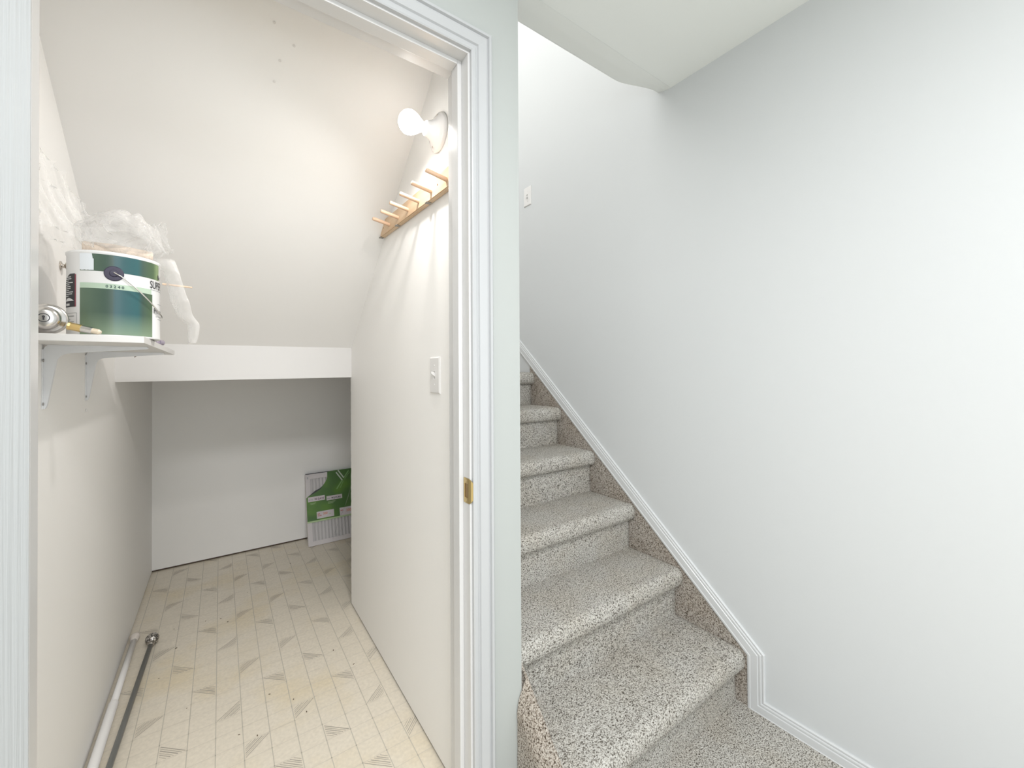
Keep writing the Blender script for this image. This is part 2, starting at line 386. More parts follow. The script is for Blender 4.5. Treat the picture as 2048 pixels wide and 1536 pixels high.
# local: x along the width from the hinge, y = thickness (room side towards -y when shut), z up
def ybk(x, z):       # moulded panel relief on the closet-side face
    for (px0, px1, pz0, pz1) in ((0.12, 0.35, 0.2, 0.9), (0.41, 0.64, 0.2, 0.9), (0.12, 0.35, 1.02, 1.85), (0.41, 0.64, 1.02, 1.85)):
        d = min(x-px0, px1-x, z-pz0, pz1-z)
        if d > 0: return T - (0.006 if d < 0.02 else 0.002)
    return T
nx, nzz = 60, 60
gb = [[bm.verts.new((0.003 + W*i/nx, ybk(0.003 + W*i/nx, 0.012 + 2.008*j/nzz), 0.012 + 2.008*j/nzz)) for j in range(nzz+1)] for i in range(nx+1)]
for i in range(nx):
    for j in range(nzz): bm.faces.new((gb[i][j], gb[i+1][j], gb[i+1][j+1], gb[i][j+1]))
b4 = [bm.verts.new(p) for p in ((0.003, 0, 0.012), (0.003+W, 0, 0.012), (0.003+W, 0, 2.02), (0.003, 0, 2.02))]
bm.faces.new(b4)
bm.faces.new([b4[0], b4[3]] + gb[0][::-1]); bm.faces.new([b4[2], b4[1]] + gb[nx])
bm.faces.new([b4[1], b4[0]] + [gb[i][0] for i in range(nx+1)]); bm.faces.new([b4[3], b4[2]] + [gb[i][nzz] for i in range(nx, -1, -1)])
door = struct('door_1', bm, DOORM)
pin = Vector((-0.2510, 0.913, 0)); th = math.radians(-135)
door.matrix_world = Matrix.Translation(pin) @ Matrix.Rotation(th, 4, 'Z') @ Matrix.Translation((0.0, 0.006, 0))
for z in (1.83, 1.0, 0.22):
    bm = bmesh.new(); tube(bm, [(-0.001, -0.006, z-0.045), (-0.001, -0.006, z+0.045)], 0.0045, 12); box(bm, 0.0015, 0.003, -0.004, 0.03, z-0.045, z+0.045)
    q = link('hinge', bm, BRASS, None); q.parent = door

# ------------------------------------------------------------------ baseboard and stair skirt moulding
BAS = [(0,0),(0,.011),(.004,.0125),(.009,.0125),(.011,.011),(.033,.011),(.035,.0085),(.038,.0085),(.040,.010),(.044,.0095),(.0465,.006),(.049,.008),(.053,.008),(.055,.005),(.055,0)]
sl = (1.328-0.194)/(2.072-0.719)
bits = moulding([(-2.4, 0.004), (0.719, 0.004), (0.719, 0.194), (2.9, 0.194 + sl*(2.9-0.719))], BAS, 1, lambda a, b, h: (XS-h, a, b))
struct('baseboard_right', bits[0], TRIM)
struct('trim_9', bits[1], TRIM); struct('trim_10', bits[2], TRIM)

# ------------------------------------------------------------------ staircase
RISE = [0.0, 0.206, 0.404, 0.604, 0.808, 1.010, 1.203]
RY = [0.756, 0.997, 1.2305, 1.4715, 1.719, 1.956]
SX0, SX1 = 0.700, 1.531
stairs = empty('staircase', (1.115, 0.756, 0), 'flight of six speckled grey carpeted steps rising beside the white wall', 'stairs')
for k in range(6):
    y, za, zb = RY[k], RISE[k], RISE[k+1]
    yn = RY[k+1] if k < 5 else 2.225
    pr = []
    def seg(p, q, n):
        for i in range(n): t = i/n; pr.append((p[0]+(q[0]-p[0])*t, p[1]+(q[1]-p[1])*t))
    seg((y, za-0.02), (y+0.002, zb-0.082), 16)
    seg((y+0.002, zb-0.082), (y-0.004, zb-0.074), 2)
    for a in range(0, 13):
        t = -100 + 190*a/12; r = 0.026
        ex = 1.25
        ct, st = math.cos(math.radians(t)), math.sin(math.radians(t))
        pr.append((y-0.002 - r*math.copysign(abs(ct)**0.8, ct)*ex, zb-0.0355 + 0.0355*math.copysign(abs(st)**0.85, st)))
    seg((y-0.004+0.012, zb), (yn+0.004, zb), 22)
    pr.append((yn+0.004, zb))
    nx = 130; bm = bmesh.new(); rows = []
    for i in range(nx+1):
        t = i/nx; x = SX0 + (SX1-SX0)*t
        e = min(t, 1-t)*(SX1-SX0); rr = 1 - max(0, 1-e/0.02)**2      # carpet tucks in at both ends
        row = []
        for (py, pz) in pr:
            q = Vector((x, py + (1-rr)*(0.006 if py < y+0.02 else 0), pz - (1-rr)*0.004 + 0.0015*noise.noise(Vector((x*5, py*5, k)))))
            row.append(bm.verts.new(fuzz(q, 0.0018, 95)))
        rows.append(row)
    for A, B in zip(rows, rows[1:]):
        for j in range(len(pr)-1): bm.faces.new((A[j], B[j], B[j+1], A[j+1]))
    part('step', bm, CARPET, stairs, smooth=True)
bm = bmesh.new(); box(bm, XP, XS, 2.230, YB, 1.2005, 1.206); box(bm, XL, XP, YE+0.2, YB, 1.2005, 1.206); struct('floor_landing', bm, CARPET)
# carpet strip on the wall beside the steps, trimmed by the moulding
bm = bmesh.new()
nY, nZ = 150, 14
g = []
for i in range(nY+1):
    y = 0.7195 + (1.972-0.7195)*i/nY; zt = 0.194 + sl*(y-0.719); zb_ = max(0.0, zt-0.42)
    g.append([bm.verts.new(fuzz((XS-0.008, y, zb_ + (zt+0.004-zb_)*j/nZ), 0.0012)) for j in range(nZ+1)])
for i in range(nY):
    for j in range(nZ): bm.faces.new((g[i][j], g[i+1][j], g[i+1][j+1], g[i][j+1]))
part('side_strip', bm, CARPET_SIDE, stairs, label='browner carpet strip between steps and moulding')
# carpet covered stringer end beside the door wall
bm = bmesh.new()
zc = lambda y: 0.385 + 0.97*(y-0.946)
def crosssec(y, xo):
    z = zc(y)
    pts = [(xo, 0.0), (xo-0.001, z*0.4), (xo-0.001, z-0.075), (xo+0.002, z-0.062), (xo+0.008, z-0.044), (xo+0.016, z-0.026), (0.694, z-0.006), (0.6985, z), (0.701, z-0.006), (0.702, z-0.05), (0.702, 0.0)]
    out = []
    for (a, b), (c, d) in zip(pts, pts[1:]):
        m_ = max(1, int(math.hypot(c-a, d-b)/0.012))
        for i in range(m_): out.append((a+(c-a)*i/m_, b+(d-b)*i/m_))
    out.append(pts[-1]); return out
nref = len(crosssec(0.8, 0.664))
def resamp(pts, n):
    L = [0]
    for a, b in zip(pts, pts[1:]): L.append(L[-1] + math.hypot(b[0]-a[0], b[1]-a[1]))
    out = []; j = 0
    for i in range(n):
        s = L[-1]*i/(n-1)
        while j < len(L)-2 and L[j+1] < s: j += 1
        t = (s-L[j])/max(1e-9, L[j+1]-L[j]); out.append((pts[j][0]+(pts[j+1][0]-pts[j][0])*t, pts[j][1]+(pts[j+1][1]-pts[j][1])*t))
    return out
def sweep_cs(yrange, xo):
    rows = []
    for y in yrange:
        rows.append([bm.verts.new(fuzz((a, y, b), 0.002, 110)) for a, b in resamp(crosssec(y, xo), 56)])
    for A, B in zip(rows, rows[1:]):
        for j in range(len(A)-1): bm.faces.new((A[j], A[j+1], B[j+1], B[j]))
    bm.faces.new(rows[0]); 
sweep_cs([0.72 + (0.919-0.72)*i/34 for i in range(35)], 0.664)
sweep_cs([0.919 + (1.05-0.919)*i/20 for i in range(21)], 0.6815)
part('stringer_cap', bm, CARPET_SIDE, stairs, smooth=True, label='carpet wrapped stringer end beside the door wall')

# ------------------------------------------------------------------ switches
def switch(name, P, label, along, nrm, up_state=True):
    """P plate centre on the wall, along: horizontal direction in the wall, nrm: out of the wall"""
    t = empty(name, P, label, 'light switch')
    a, n, c = Vector(along), Vector(nrm), Vector(P)
    def tr(u, h, z): return c + a*u + n*h + Vector((0, 0, z))
    bm = bmesh.new(); w2, h2 = 0.036, 0.058
    ring = lambda w_, h_, d: [bm.verts.new(tr(u*w_, d, z*h_)) for u, z in ((-1,-1),(1,-1),(1,1),(-1,1))]
    R0, R1, R2 = ring(w2, h2, 0), ring(w2, h2, 0.002), ring(w2-0.004, h2-0.004, 0.0055)
    S0 = [bm.verts.new(tr(u*0.0052, 0.0055, z*0.0125)) for u, z in ((-1,-1),(1,-1),(1,1),(-1,1))]
    S1 = [bm.verts.new(tr(u*0.0052, 0.001, z*0.0125)) for u, z in ((-1,-1),(1,-1),(1,1),(-1,1))]
    for A, B in ((R0, R1), (R1, R2), (R2, S0), (S0, S1)):
        for i in range(4): bm.faces.new((A[i], A[(i+1) % 4], B[(i+1) % 4], B[i]))
    bm.faces.new(S1)
    part('plate', bm, PLASTIC, t)
    bm = bmesh.new(); s = 1 if up_state else -1
    for (h0, z0_, ww, hh), (h1, z1_, w1, hh1) in (((0.001, 0.0, .0045, .007), (0.017, s*0.009, .0033, .0035)),):
        A = [bm.verts.new(tr(u*ww, h0, z0_+z*hh)) for u, z in ((-1,-1),(1,-1),(1,1),(-1,1))]
        B = [bm.verts.new(tr(u*w1, h1, z1_+z*hh1)) for u, z in ((-1,-1),(1,-1),(1,1),(-1,1))]
        for i in range(4): bm.faces.new((A[i], A[(i+1) % 4], B[(i+1) % 4], B[i]))
        bm.faces.new(B)
    part('toggle', bm, PLASTIC, t)
    for z in (0.030, -0.030):
        bm = bmesh.new(); lathe(bm, tr(0, 0.0052, z), n, [(0, .0032), (.0012, .0028), (.0014, 0)], 12); part('screw', bm, PLASTIC, t)
switch('light_switch', (XR, 1.201, 1.199), 'white toggle light switch on the closet wall beside the door frame', (0, 1, 0), (-1, 0, 0))
switch('light_switch', (XS, 1.993, 2.283), 'white toggle light switch high on the stair wall beside the corner', (0, 1, 0), (-1, 0, 0), False)

# ------------------------------------------------------------------ lamp
PORC = mat('porcelain', (0.82, 0.80, 0.785), 0.12)
lp = empty('wall_lamp', (XR, 1.166, 1.953), 'bare white bulb in a round porcelain holder on the closet wall', 'lamp')
c = Vector((XR, 1.166, 1.953)); ax = (-1, 0, 0)
bm = bmesh.new(); lathe(bm, c, ax, [(0, 0), (0, .0575), (.006, .0580), (.009, .056), (.0115, .052), (.0125, .049), (.0165, .0455), (.019, .040), (.024, .033), (.032, .027), (.040, .0235), (.046, .0225), (.049, .0215), (.049, .0175), (.040, .0165), (.040, 0)], 64)
part('holder', bm, PORC, lp, smooth=True)
bm = bmesh.new(); lathe(bm, c, ax, [(.040, .012), (.052, .0135), (.060, .0165), (.068, .0215), (.077, .0275), (.088, .0325), (.098, .0345), (.108, .0330), (.118, .0275), (.126, .0175), (.1295, .008), (.1305, 0)], 48)
bulb = mat('lit_frosted_glass', (1, 1, 1), 0.3); b = bulb.node_tree.nodes['Principled BSDF']
b.inputs['Emission Color'].default_value = (1.0, 0.955, 0.90, 1); b.inputs['Emission Strength'].default_value = BULB_STRENGTH
nt = bulb.node_tree; tb = nt.nodes.new('ShaderNodeBsdfTransparent'); ms = nt.nodes.new('ShaderNodeMixShader'); ms.inputs[0].default_value = 0.5
nt.links.new(tb.outputs[0], ms.inputs[1]); nt.links.new(b.outputs[0], ms.inputs[2]); nt.links.new(ms.outputs[0], nt.nodes['Material Output'].inputs['Surface'])
part('bulb', bm, bulb, lp, smooth=True)
sp_ = bpy.data.lights.new('bulb_spot', 'SPOT'); sp_.energy = BULB_SPOT_POWER; sp_.color = (1.0, 0.965, 0.925); sp_.shadow_soft_size = 0.028
sp_.spot_size = math.radians(165); sp_.spot_blend = 1.0
spo = bpy.data.objects.new('bulb_spot', sp_); COL.objects.link(spo); spo.parent = lp; spo.location = (-0.098, 0, 0)
spo.rotation_euler = Vector((-0.42, 0.15, -0.90)).to_track_quat('-Z', 'Y').to_euler()  # spot added inside the bulb, aimed down to lift the lower closet
for a in (PI*0.62, PI*1.62):
    bm = bmesh.new(); d = Vector((0, math.cos(a), math.sin(a)))*0.043
    lathe(bm, c + d + Vector((-0.015, 0, 0)), ax, [(0, .005), (.0025, .0045), (.003, 0)], 14); part('screw', bm, mat('dull_screw', (0.52, 0.47, 0.43), 0.4, 0.6), lp)

# ------------------------------------------------------------------ peg rack
def wood(name, c1, c2, scale):
    m = mat(name, c1, 0.5); nt = m.node_tree; b = nt.nodes['Principled BSDF']
    tc = nt.nodes.new('ShaderNodeTexCoord'); mp = nt.nodes.new('ShaderNodeMapping'); mp.inputs['Scale'].default_value = scale
    n = nt.nodes.new('ShaderNodeTexNoise'); n.inputs['Scale'].default_value = 4; n.inputs['Detail'].default_value = 5
    r = nt.nodes.new('ShaderNodeValToRGB'); r.color_ramp.elements[0].color = (*c1, 1); r.color_ramp.elements[1].color = (*c2, 1)
    r.color_ramp.elements[0].position = 0.35; r.color_ramp.elements[1].position = 0.68
    nt.links.new(tc.outputs['Object'], mp.inputs[0]); nt.links.new(mp.outputs[0], n.inputs[0]); nt.links.new(n.outputs[0], r.inputs[0]); nt.links.new(r.outputs[0], b.inputs['Base Color'])
    return m
PINE = wood('pine', (0.74, 0.56, 0.38), (0.64, 0.44, 0.27), (6, 1.2, 12)); PEG = wood('beech_peg', (0.72, 0.50, 0.35), (0.63, 0.41, 0.27), (3, 8, 8))
SCREWD = mat('dark_screw', (0.20, 0.12, 0.09), 0.5, 0.5)
rk = empty('peg_rack', (XR, 1.39, 1.79), 'light pine coat rack with six angled wooden pegs below the bulb', 'coat rack')
zb = lambda y: 1.7655 + (y-1.695)*0.030
bm = bmesh.new(); ya, yb = 1.695, 1.04
hexa(bm, [(XR-0.018, ya, zb(ya)), (XR, ya, zb(ya)), (XR, yb, zb(yb)), (XR-0.018, yb, zb(yb)),
          (XR-0.018, ya, zb(ya)+0.062), (XR, ya, zb(ya)+0.062), (XR, yb, zb(yb)+0.062), (XR-0.018, yb, zb(yb)+0.062)])
bmesh.ops.bevel(bm, geom=list(bm.edges), offset=0.0025, segments=2, affect='EDGES')
part('board', bm, PINE, rk)
peg0 = None
for y in (1.084, 1.190, 1.290, 1.386, 1.484, 1.582):
    if peg0 is None:
        bm = bmesh.new(); lathe(bm, (0, 0, 0), (-1, 0, 0.17), [(-.003, .0066), (.062, .0066), (.0648, .0062), (.066, .0050), (.066, 0)], 20)
        bm.verts.ensure_lookup_table()
        peg0 = link('peg', bm, PEG, None, True); q = peg0
    else:
        q = peg0.copy(); COL.objects.link(q)
    q.parent = rk; q.location = Vector((XR-0.018, y, zb(y)+0.024)) - rk.location
for y, dz in ((1.145, 0.030), (1.655, 0.030)):
    bm = bmesh.new(); lathe(bm, (XR-0.0175, y, zb(y)+dz), (-1, 0, 0), [(0, .0032), (.0008, .003), (.0008, 0)], 12); part('screw', bm, SCREWD, rk)
for y in (1.222, 1.500, 1.690):
    bm = bmesh.new(); box(bm, XR-0.021, XR-0.006, y-0.008, y+0.008, zb(y)-0.0022, zb(y)+0.001, bev=0.0006)
    tube(bm, [(XR-0.021, y-0.008, zb(y)-0.001), (XR-0.021, y+0.008, zb(y)-0.001)], 0.0022, 8)
    part('metal_clip', bm, mat('dull_steel', (0.35, 0.33, 0.30), 0.4, 0.9), rk)

# ------------------------------------------------------------------ wall shelf
ZT = 1.2935
sh = empty('wall_shelf', (XL, 1.6, 1.27), 'small white shelf on two steel brackets high on the left closet wall', 'shelf')
bm = bmesh.new(); box(bm, XL+0.001, -0.141, 1.236, 1.985, 1.2785, ZT, bev=0.0012); part('shelf_board', bm, BOARD, sh)
BRK = mat('white_enamel', (0.80, 0.81, 0.83), 0.3)
for y in (1.425, 1.802):
    bm = bmesh.new(); wv = 0.009
    # tapering L of pressed steel: vertical leg on the wall, arm under the board, filleted inner corner
    def loop(yy, k):
        z0_ = 1.2775; pts = [(0.010, z0_), (0.185, z0_), (0.188, z0_-0.003), (0.184, z0_-0.005)]
        pts += [(0.050, z0_-0.0175), (0.038, z0_-0.0195), (0.029, z0_-0.0245), (0.0235, z0_-0.034)]
        pts += [(0.0075, z0_-0.143), (0.005, z0_-0.149), (0.003, z0_-0.150), (0.0012, z0_-0.147), (0.0012, z0_-0.012), (0.004, z0_-0.004)]
        return [bm.verts.new((XL+a*k, yy, b)) for a, b in pts]
    A, B = loop(y-wv/2, 1), loop(y+wv/2, 1); n_ = len(A)
    bm.faces.new(A); bm.faces.new(B[::-1])
    for i in range(n_): bm.faces.new((A[i], A[(i+1) % n_], B[(i+1) % n_], B[i]))
    box(bm, XL+0.0002, XL+0.0022, y-0.009, y+0.009, 1.2775-0.15, 1.2775-0.010); box(bm, XL+0.010, XL+0.185, y-0.0125, y+0.0125, 1.2757, 1.2783)
    br = part('bracket', bm, BRK, sh)
    for z in (1.2775-0.036, 1.2775-0.138):
        bm = bmesh.new(); lathe(bm, (XL+0.002, y-0.008, z), (1, 0, 0), [(0, .0036), (.0015, .0034), (.002, 0)], 12)
        q = part('screw', bm, mat('grey_screw', (0.35, 0.34, 0.33), 0.4, 0.7), br)
bm = bmesh.new(); tube(bm, [(-0.2454, 1.965, 1.2787), (-0.2454, 1.965, 1.272), (-0.249, 1.961, 1.2675)], 0.0016, 8); part('hook_screw', bm, SCREWD, sh)

# ------------------------------------------------------------------ paint can
CX, CY, CR, CZ = -0.2095, 1.38, 0.0825, ZT+0.0005
CB = Vector((CX, CY, 0))
def cyl(th, z, r=CR): t = math.radians(th); return Vector((CX + r*math.sin(t), CY - r*math.cos(t), z))
can = empty('paint_can', (CX, CY, CZ), 'gallon paint can with green and white label on the wall shelf', 'paint can')
WLAB = mat('white_label', (0.80, 0.80, 0.80), 0.35); STEEL = mat('bright_steel', (0.72, 0.71, 0.69), 0.22, 1.0)
bm = bmesh.new(); lathe(bm, (CX, CY, CZ), (0, 0, 1), [(0.002, 0), (0.002, CR-0.004), (0, CR-0.001), (0.002, CR+0.001), (0.005, CR), (0.188, CR), (0.190, CR+0.0015), (0.194, CR+0.0015), (0.1955, CR-0.001), (0.1955, CR-0.010), (0.190, CR-0.012), (0.190, 0)], 96)
part('can_body', bm, WLAB, can, smooth=True)
def patch(a0, a1, z0, z1, r, n=None, fn=None):
    n = n or max(2, int(abs(a1-a0)/3)); bm = bmesh.new(); rows = []
    for i in range(n+1):
        a = a0+(a1-a0)*i/n; zz0, zz1 = (z0, z1) if fn is None else fn(i/n)
        rows.append([bm.verts.new(cyl(a, zz0, r)), bm.verts.new(cyl(a, zz1, r))])
    for A, B in zip(rows, rows[1:]): bm.faces.new((A[0], B[0], B[1], A[1]))
    return bm
GRN = bpy.data.materials.new('green_label_print'); GRN.use_nodes = True; nt = GRN.node_tree; b = nt.nodes['Principled BSDF']; b.inputs['Roughness'].default_value = 0.3
tc = nt.nodes.new('ShaderNodeTexCoord'); sx = nt.nodes.new('ShaderNodeSeparateXYZ'); nt.links.new(tc.outputs['Object'], sx.inputs[0])
mr = nt.nodes.new('ShaderNodeMapRange'); mr.inputs[1].default_value = CX-0.055; mr.inputs[2].default_value = CX+0.078; nt.links.new(sx.outputs[0], mr.inputs[0])
r1 = nt.nodes.new('ShaderNodeValToRGB'); e = r1.color_ramp.elements
for i, (p_, c_) in enumerate(((0.0, (.12,.18,.12)), (0.25, (.072,.12,.085)), (0.46, (.055,.092,.075)), (0.50, (.035,.095,.105)), (0.78, (.03,.11,.12)), (0.84, (.048,.09,.07)), (0.97, (.075,.13,.06)), (1.0, (.2,.28,.13)))):
    k = e[i] if i < 2 else e.new(p_); k.position = p_; k.color = (*c_, 1)
nt.links.new(mr.outputs[0], r1.inputs[0])
mz = nt.nodes.new('ShaderNodeMapRange'); mz.inputs[1].default_value = 1.35; mz.inputs[2].default_value = 1.297; nt.links.new(sx.outputs[2], mz.inputs[0])
nn = nt.nodes.new('ShaderNodeTexNoise'); nn.inputs['Scale'].default_value = 18; nt.links.new(tc.outputs['Object'], nn.inputs[0])
ml = nt.nodes.new('ShaderNodeMath'); ml.operation = 'MULTIPLY'; nt.links.new(mz.outputs[0], ml.inputs[0]); ml.inputs[1].default_value = 0.75
mx = nt.nodes.new('ShaderNodeMix'); mx.data_type = 'RGBA'; nt.links.new(ml.outputs[0], mx.inputs[0]); nt.links.new(r1.outputs[0], mx.inputs[6]); mx.inputs[7].default_value = (.27, .36, .24, 1)
nt.links.new(mx.outputs[2], b.inputs['Base Color'])
g1 = patch(-36, 60, CZ+0.005, 1.4035, CR+0.0004); g2 = patch(-36, 78, 1.4425, 1.4815, CR+0.0004)
add_bm(g1, g2, lambda v: v.copy())
lab = part('green_label', g1, GRN, can, smooth=True, label='dark green printed label')
part('pale_green_band', patch(-36, 58, 1.4035, 1.4155, CR+0.0005), mat('pale_green', (0.46, 0.58, 0.46), 0.35), can, smooth=True)
part('torn_paper_sticker', patch(-36, -17, 1.444, 1.4815, CR+0.0009, 16, lambda t: (1.444 + 0.0015*noise.noise(Vector((t*9, 0, 0))), 1.4815 if t < 0.93 else 1.470)), mat('paper_bluewhite', (0.74, 0.78, 0.82), 0.6), can, label='white torn paper sticker')
INK = mat('black_ink', (0.03, 0.03, 0.035), 0.5); GREYINK = mat('grey_ink', (0.30, 0.32, 0.33), 0.5); REDINK = mat('dark_red_ink', (0.25, 0.04, 0.06), 0.5)
panel = patch(-74, -44.5, 1.361, 1.4335, CR+0.0005, 14, lambda t: (1.361, 1.415 + 0.021*min(1, t*1.6)**0.6))
part('black_label_panel', panel, INK, can, smooth=True)
bm = patch(-44.6, -42.6, 1.361, 1.434, CR+0.0006, 2); part('red_label_edge', bm, REDINK, can)
bm = bmesh.new(); random.seed(3)
for i in range(11):
    z = 1.428 - i*0.0043
    a0 = -72 + random.uniform(0, 3); a1 = random.uniform(-60, -46)
    add_bm(bm, patch(a0, a1, z, z+0.0016, CR+0.0008, 6), lambda v: v.copy())
add_bm(bm, patch(-72, -46, 1.372, 1.381, CR+0.0008, 8, lambda t: (1.3745, 1.3745+0.007*math.sin(PI*t))), lambda v: v.copy())
add_bm(bm, patch(-68, -56, 1.364, 1.369, CR+0.0008, 6), lambda v: v.copy())
part('barcode_lines', bm, WLAB, can)
bm = bmesh.new()
for z, a1 in ((1.3395, -46), (1.332, -54), (1.3265, -46)): add_bm(bm, patch(-68, a1, z, z+0.0012, CR+0.0006, 6), lambda v: v.copy())
for (a0, a1, z0_, z1_) in ((-72, -41, 1.3465, 1.3472), (-41.6, -41, 1.318, 1.3472)): add_bm(bm, patch(a0, a1, z0_, z1_, CR+0.0006, 8), lambda v: v.copy())
part('fine_print', bm, GREYINK, can)
def can_text(s, size, a0, z, bold=0.0, sxx=1.0):
    t = text_bm(s, size, bold); bm = bmesh.new()
    add_bm(bm, t, lambda v: cyl(a0 + math.degrees(v.x*sxx/CR), z + v.y, CR+0.0011)); return bm
bm = bmesh.new()
for i, ch in enumerate('03240'): add_bm(bm, can_text(ch, 0.0085, -3.0 + i*4.6, 1.4063, 0.0003), lambda v: v.copy())
part('digits', bm, mat('dark_green_ink', (0.05, 0.10, 0.08), 0.5), can)
part('lettering', can_text('SUPER', 0.0265, 55.0, 1.4195, 0.0002, 0.62), INK, can)
part('lettering', can_text('Be', 0.016, 73.0, 1.4450, 0.0002, 0.72), INK, can)
part('lettering', can_text('Primer', 0.0185, 63.0, 1.3590, 0.0002, 0.72), INK, can)
for z, a0, a1 in ((1.4155, 56, 110), (1.383, 74, 96), (1.351, 68, 100), (1.345, 74, 100)): part('fine_print', patch(a0, a1, z, z+0.0009, CR+0.0007), GREYINK, can)
EAR = mat('navy_plastic', (0.035, 0.03, 0.06), 0.5)
for th_ in (6.5, 186.5):
    d = cyl(th_, 0, 1)-CB; d.z = 0
    bm = bmesh.new(); lathe(bm, cyl(th_, 1.4395, CR-0.002), (cyl(th_, 0, 2)-cyl(th_, 0, 1)), [(0, .017), (.003, .017), (.0045, .0155), (.0045, .008), (.007, .007), (.0075, 0)], 32)
    part('ear', bm, EAR, can, smooth=False)
e1 = (cyl(6.5, 0, 1)-CB)-Vector((0, 0, 0)); e2 = cyl(96.5, 0, 1)-CB
pts = [Vector((CX, CY, 1.4415)) + e1*(CR+0.007)*math.cos(a) + e2*(CR+0.004)*math.sin(a)**0.8 + Vector((0, 0, -0.088*math.sin(a))) for a in [PI*i/36 for i in range(37)]]
bm = bmesh.new(); tube(bm, pts, 0.0016, 8); part('wire_handle', bm, STEEL, can, smooth=True)

# ------------------------------------------------------------------ plastic bag, stick
FILM = bpy.data.materials.new('clear_film'); FILM.use_nodes = True; nt = FILM.node_tree; nt.nodes.clear()
out = nt.nodes.new('ShaderNodeOutputMaterial'); mixs = nt.nodes.new('ShaderNodeMixShader'); tr_ = nt.nodes.new('ShaderNodeBsdfTransparent')
pb = nt.nodes.new('ShaderNodeBsdfPrincipled'); pb.inputs['Base Color'].default_value = (0.90, 0.885, 0.865, 1); pb.inputs['Roughness'].default_value = 0.18
lw = nt.nodes.new('ShaderNodeLayerWeight'); lw.inputs[0].default_value = 0.35
mr = nt.nodes.new('ShaderNodeMapRange'); mr.inputs[3].default_value = 0.10; mr.inputs[4].default_value = 0.62
tc = nt.nodes.new('ShaderNodeTexCoord'); nz = nt.nodes.new('ShaderNodeTexNoise'); nz.inputs['Scale'].default_value = 55; nz.inputs['Detail'].default_value = 3
bp = nt.nodes.new('ShaderNodeBump'); bp.inputs['Strength'].default_value = 0.5; bp.inputs['Distance'].default_value = 0.006
nt.links.new(tc.outputs['Object'], nz.inputs[0]); nt.links.new(nz.outputs[0], bp.inputs['Height']); nt.links.new(bp.outputs[0], pb.inputs['Normal']); nt.links.new(bp.outputs[0], lw.inputs['Normal'])
nt.links.new(lw.outputs['Facing'], mr.inputs[0]); nt.links.new(mr.outputs[0], mixs.inputs[0]); nt.links.new(tr_.outputs[0], mixs.inputs[1]); nt.links.new(pb.outputs[0], mixs.inputs[2]); nt.links.new(mixs.outputs[0], out.inputs[0])
def crinkle(p, a):
    s = Vector(p)
    r = noise.noise_vector(s*16)*a + noise.noise_vector(s*38)*a*0.5
    d, _ = noise.voronoi(s*22); r += Vector((0, 0, 1))*(d[1]-d[0])*a*0.9
    return s + r
def blob(bm, cx, cy, cz, rx, ry, rz, a, rot=0, flat=None):
    t = bmesh.new(); bmesh.ops.create_icosphere(t, subdivisions=5, radius=1.0)
    R = Matrix.Rotation(rot, 3, 'Y')
    def f(v):
        q = R @ Vector((v.x*rx, v.y*ry, v.z*rz)); q += Vector((cx, cy, cz)); q = crinkle(q, a)
        if flat is not None and q.z < flat: q.z = flat + 0.1*(q.z-flat)*0
        q.x = max(q.x, XL+0.003)
        return q
    add_bm(bm, t, f)
def pleated_sheet(bm, corners, nx, ny, a, hang=0):
    P00, P10, P11, P01 = [Vector(c_) for c_ in corners]
    g = []
    for i in range(nx+1):
        col_ = []
        for j in range(ny+1):
            u, v = i/nx, j/ny
            q = P00*(1-u)*(1-v) + P10*u*(1-v) + P11*u*v + P01*(1-u)*v
            q += Vector((0.35, -0.9, 0.1))*a*(math.sin(u*13 + 9*v) + 0.5*math.sin(u*27 + 16*v))*0.7
            ed = noise.noise(Vector((i*0.16, 3, j*0.16)))*0.014 if i in (0, nx) or j in (0, ny) else 0
            q = crinkle(q, a*0.9) + Vector((ed, 0, ed)); q.x = max(q.x, XL+0.003); col_.append(bm.verts.new(q))
        g.append(col_)
    for i in range(nx):
        for j in range(ny): bm.faces.new((g[i][j], g[i+1][j], g[i+1][j+1], g[i][j+1]))
ZR = CZ+0.1965
bm = bmesh.new()
blob(bm, -0.200, 1.385, ZR+0.052, 0.082, 0.070, 0.050, 0.016, 0.10, ZR)
blob(bm, -0.205, 1.365, ZR+0.060, 0.062, 0.055, 0.046, 0.018, -0.15, ZR)
pleated_sheet(bm, [(-0.150, 1.36, ZR+0.02), (-0.100, 1.33, ZR+0.015), (-0.112, 1.33, ZR+0.085), (-0.16, 1.38, ZR+0.09)], 50, 50, 0.0065)
pleated_sheet(bm, [(-0.335, 1.36, ZR+0.03), (-0.26, 1.37, ZR+0.006), (-0.262, 1.38, ZR+0.115), (-0.333, 1.36, ZR+0.235)], 60, 64, 0.005)
pleated_sheet(bm, [(-0.325, 1.30, ZR+0.05), (-0.24, 1.33, ZR+0.01), (-0.255, 1.36, ZR+0.100), (-0.335, 1.33, ZR+0.16)], 60, 60, 0.005)
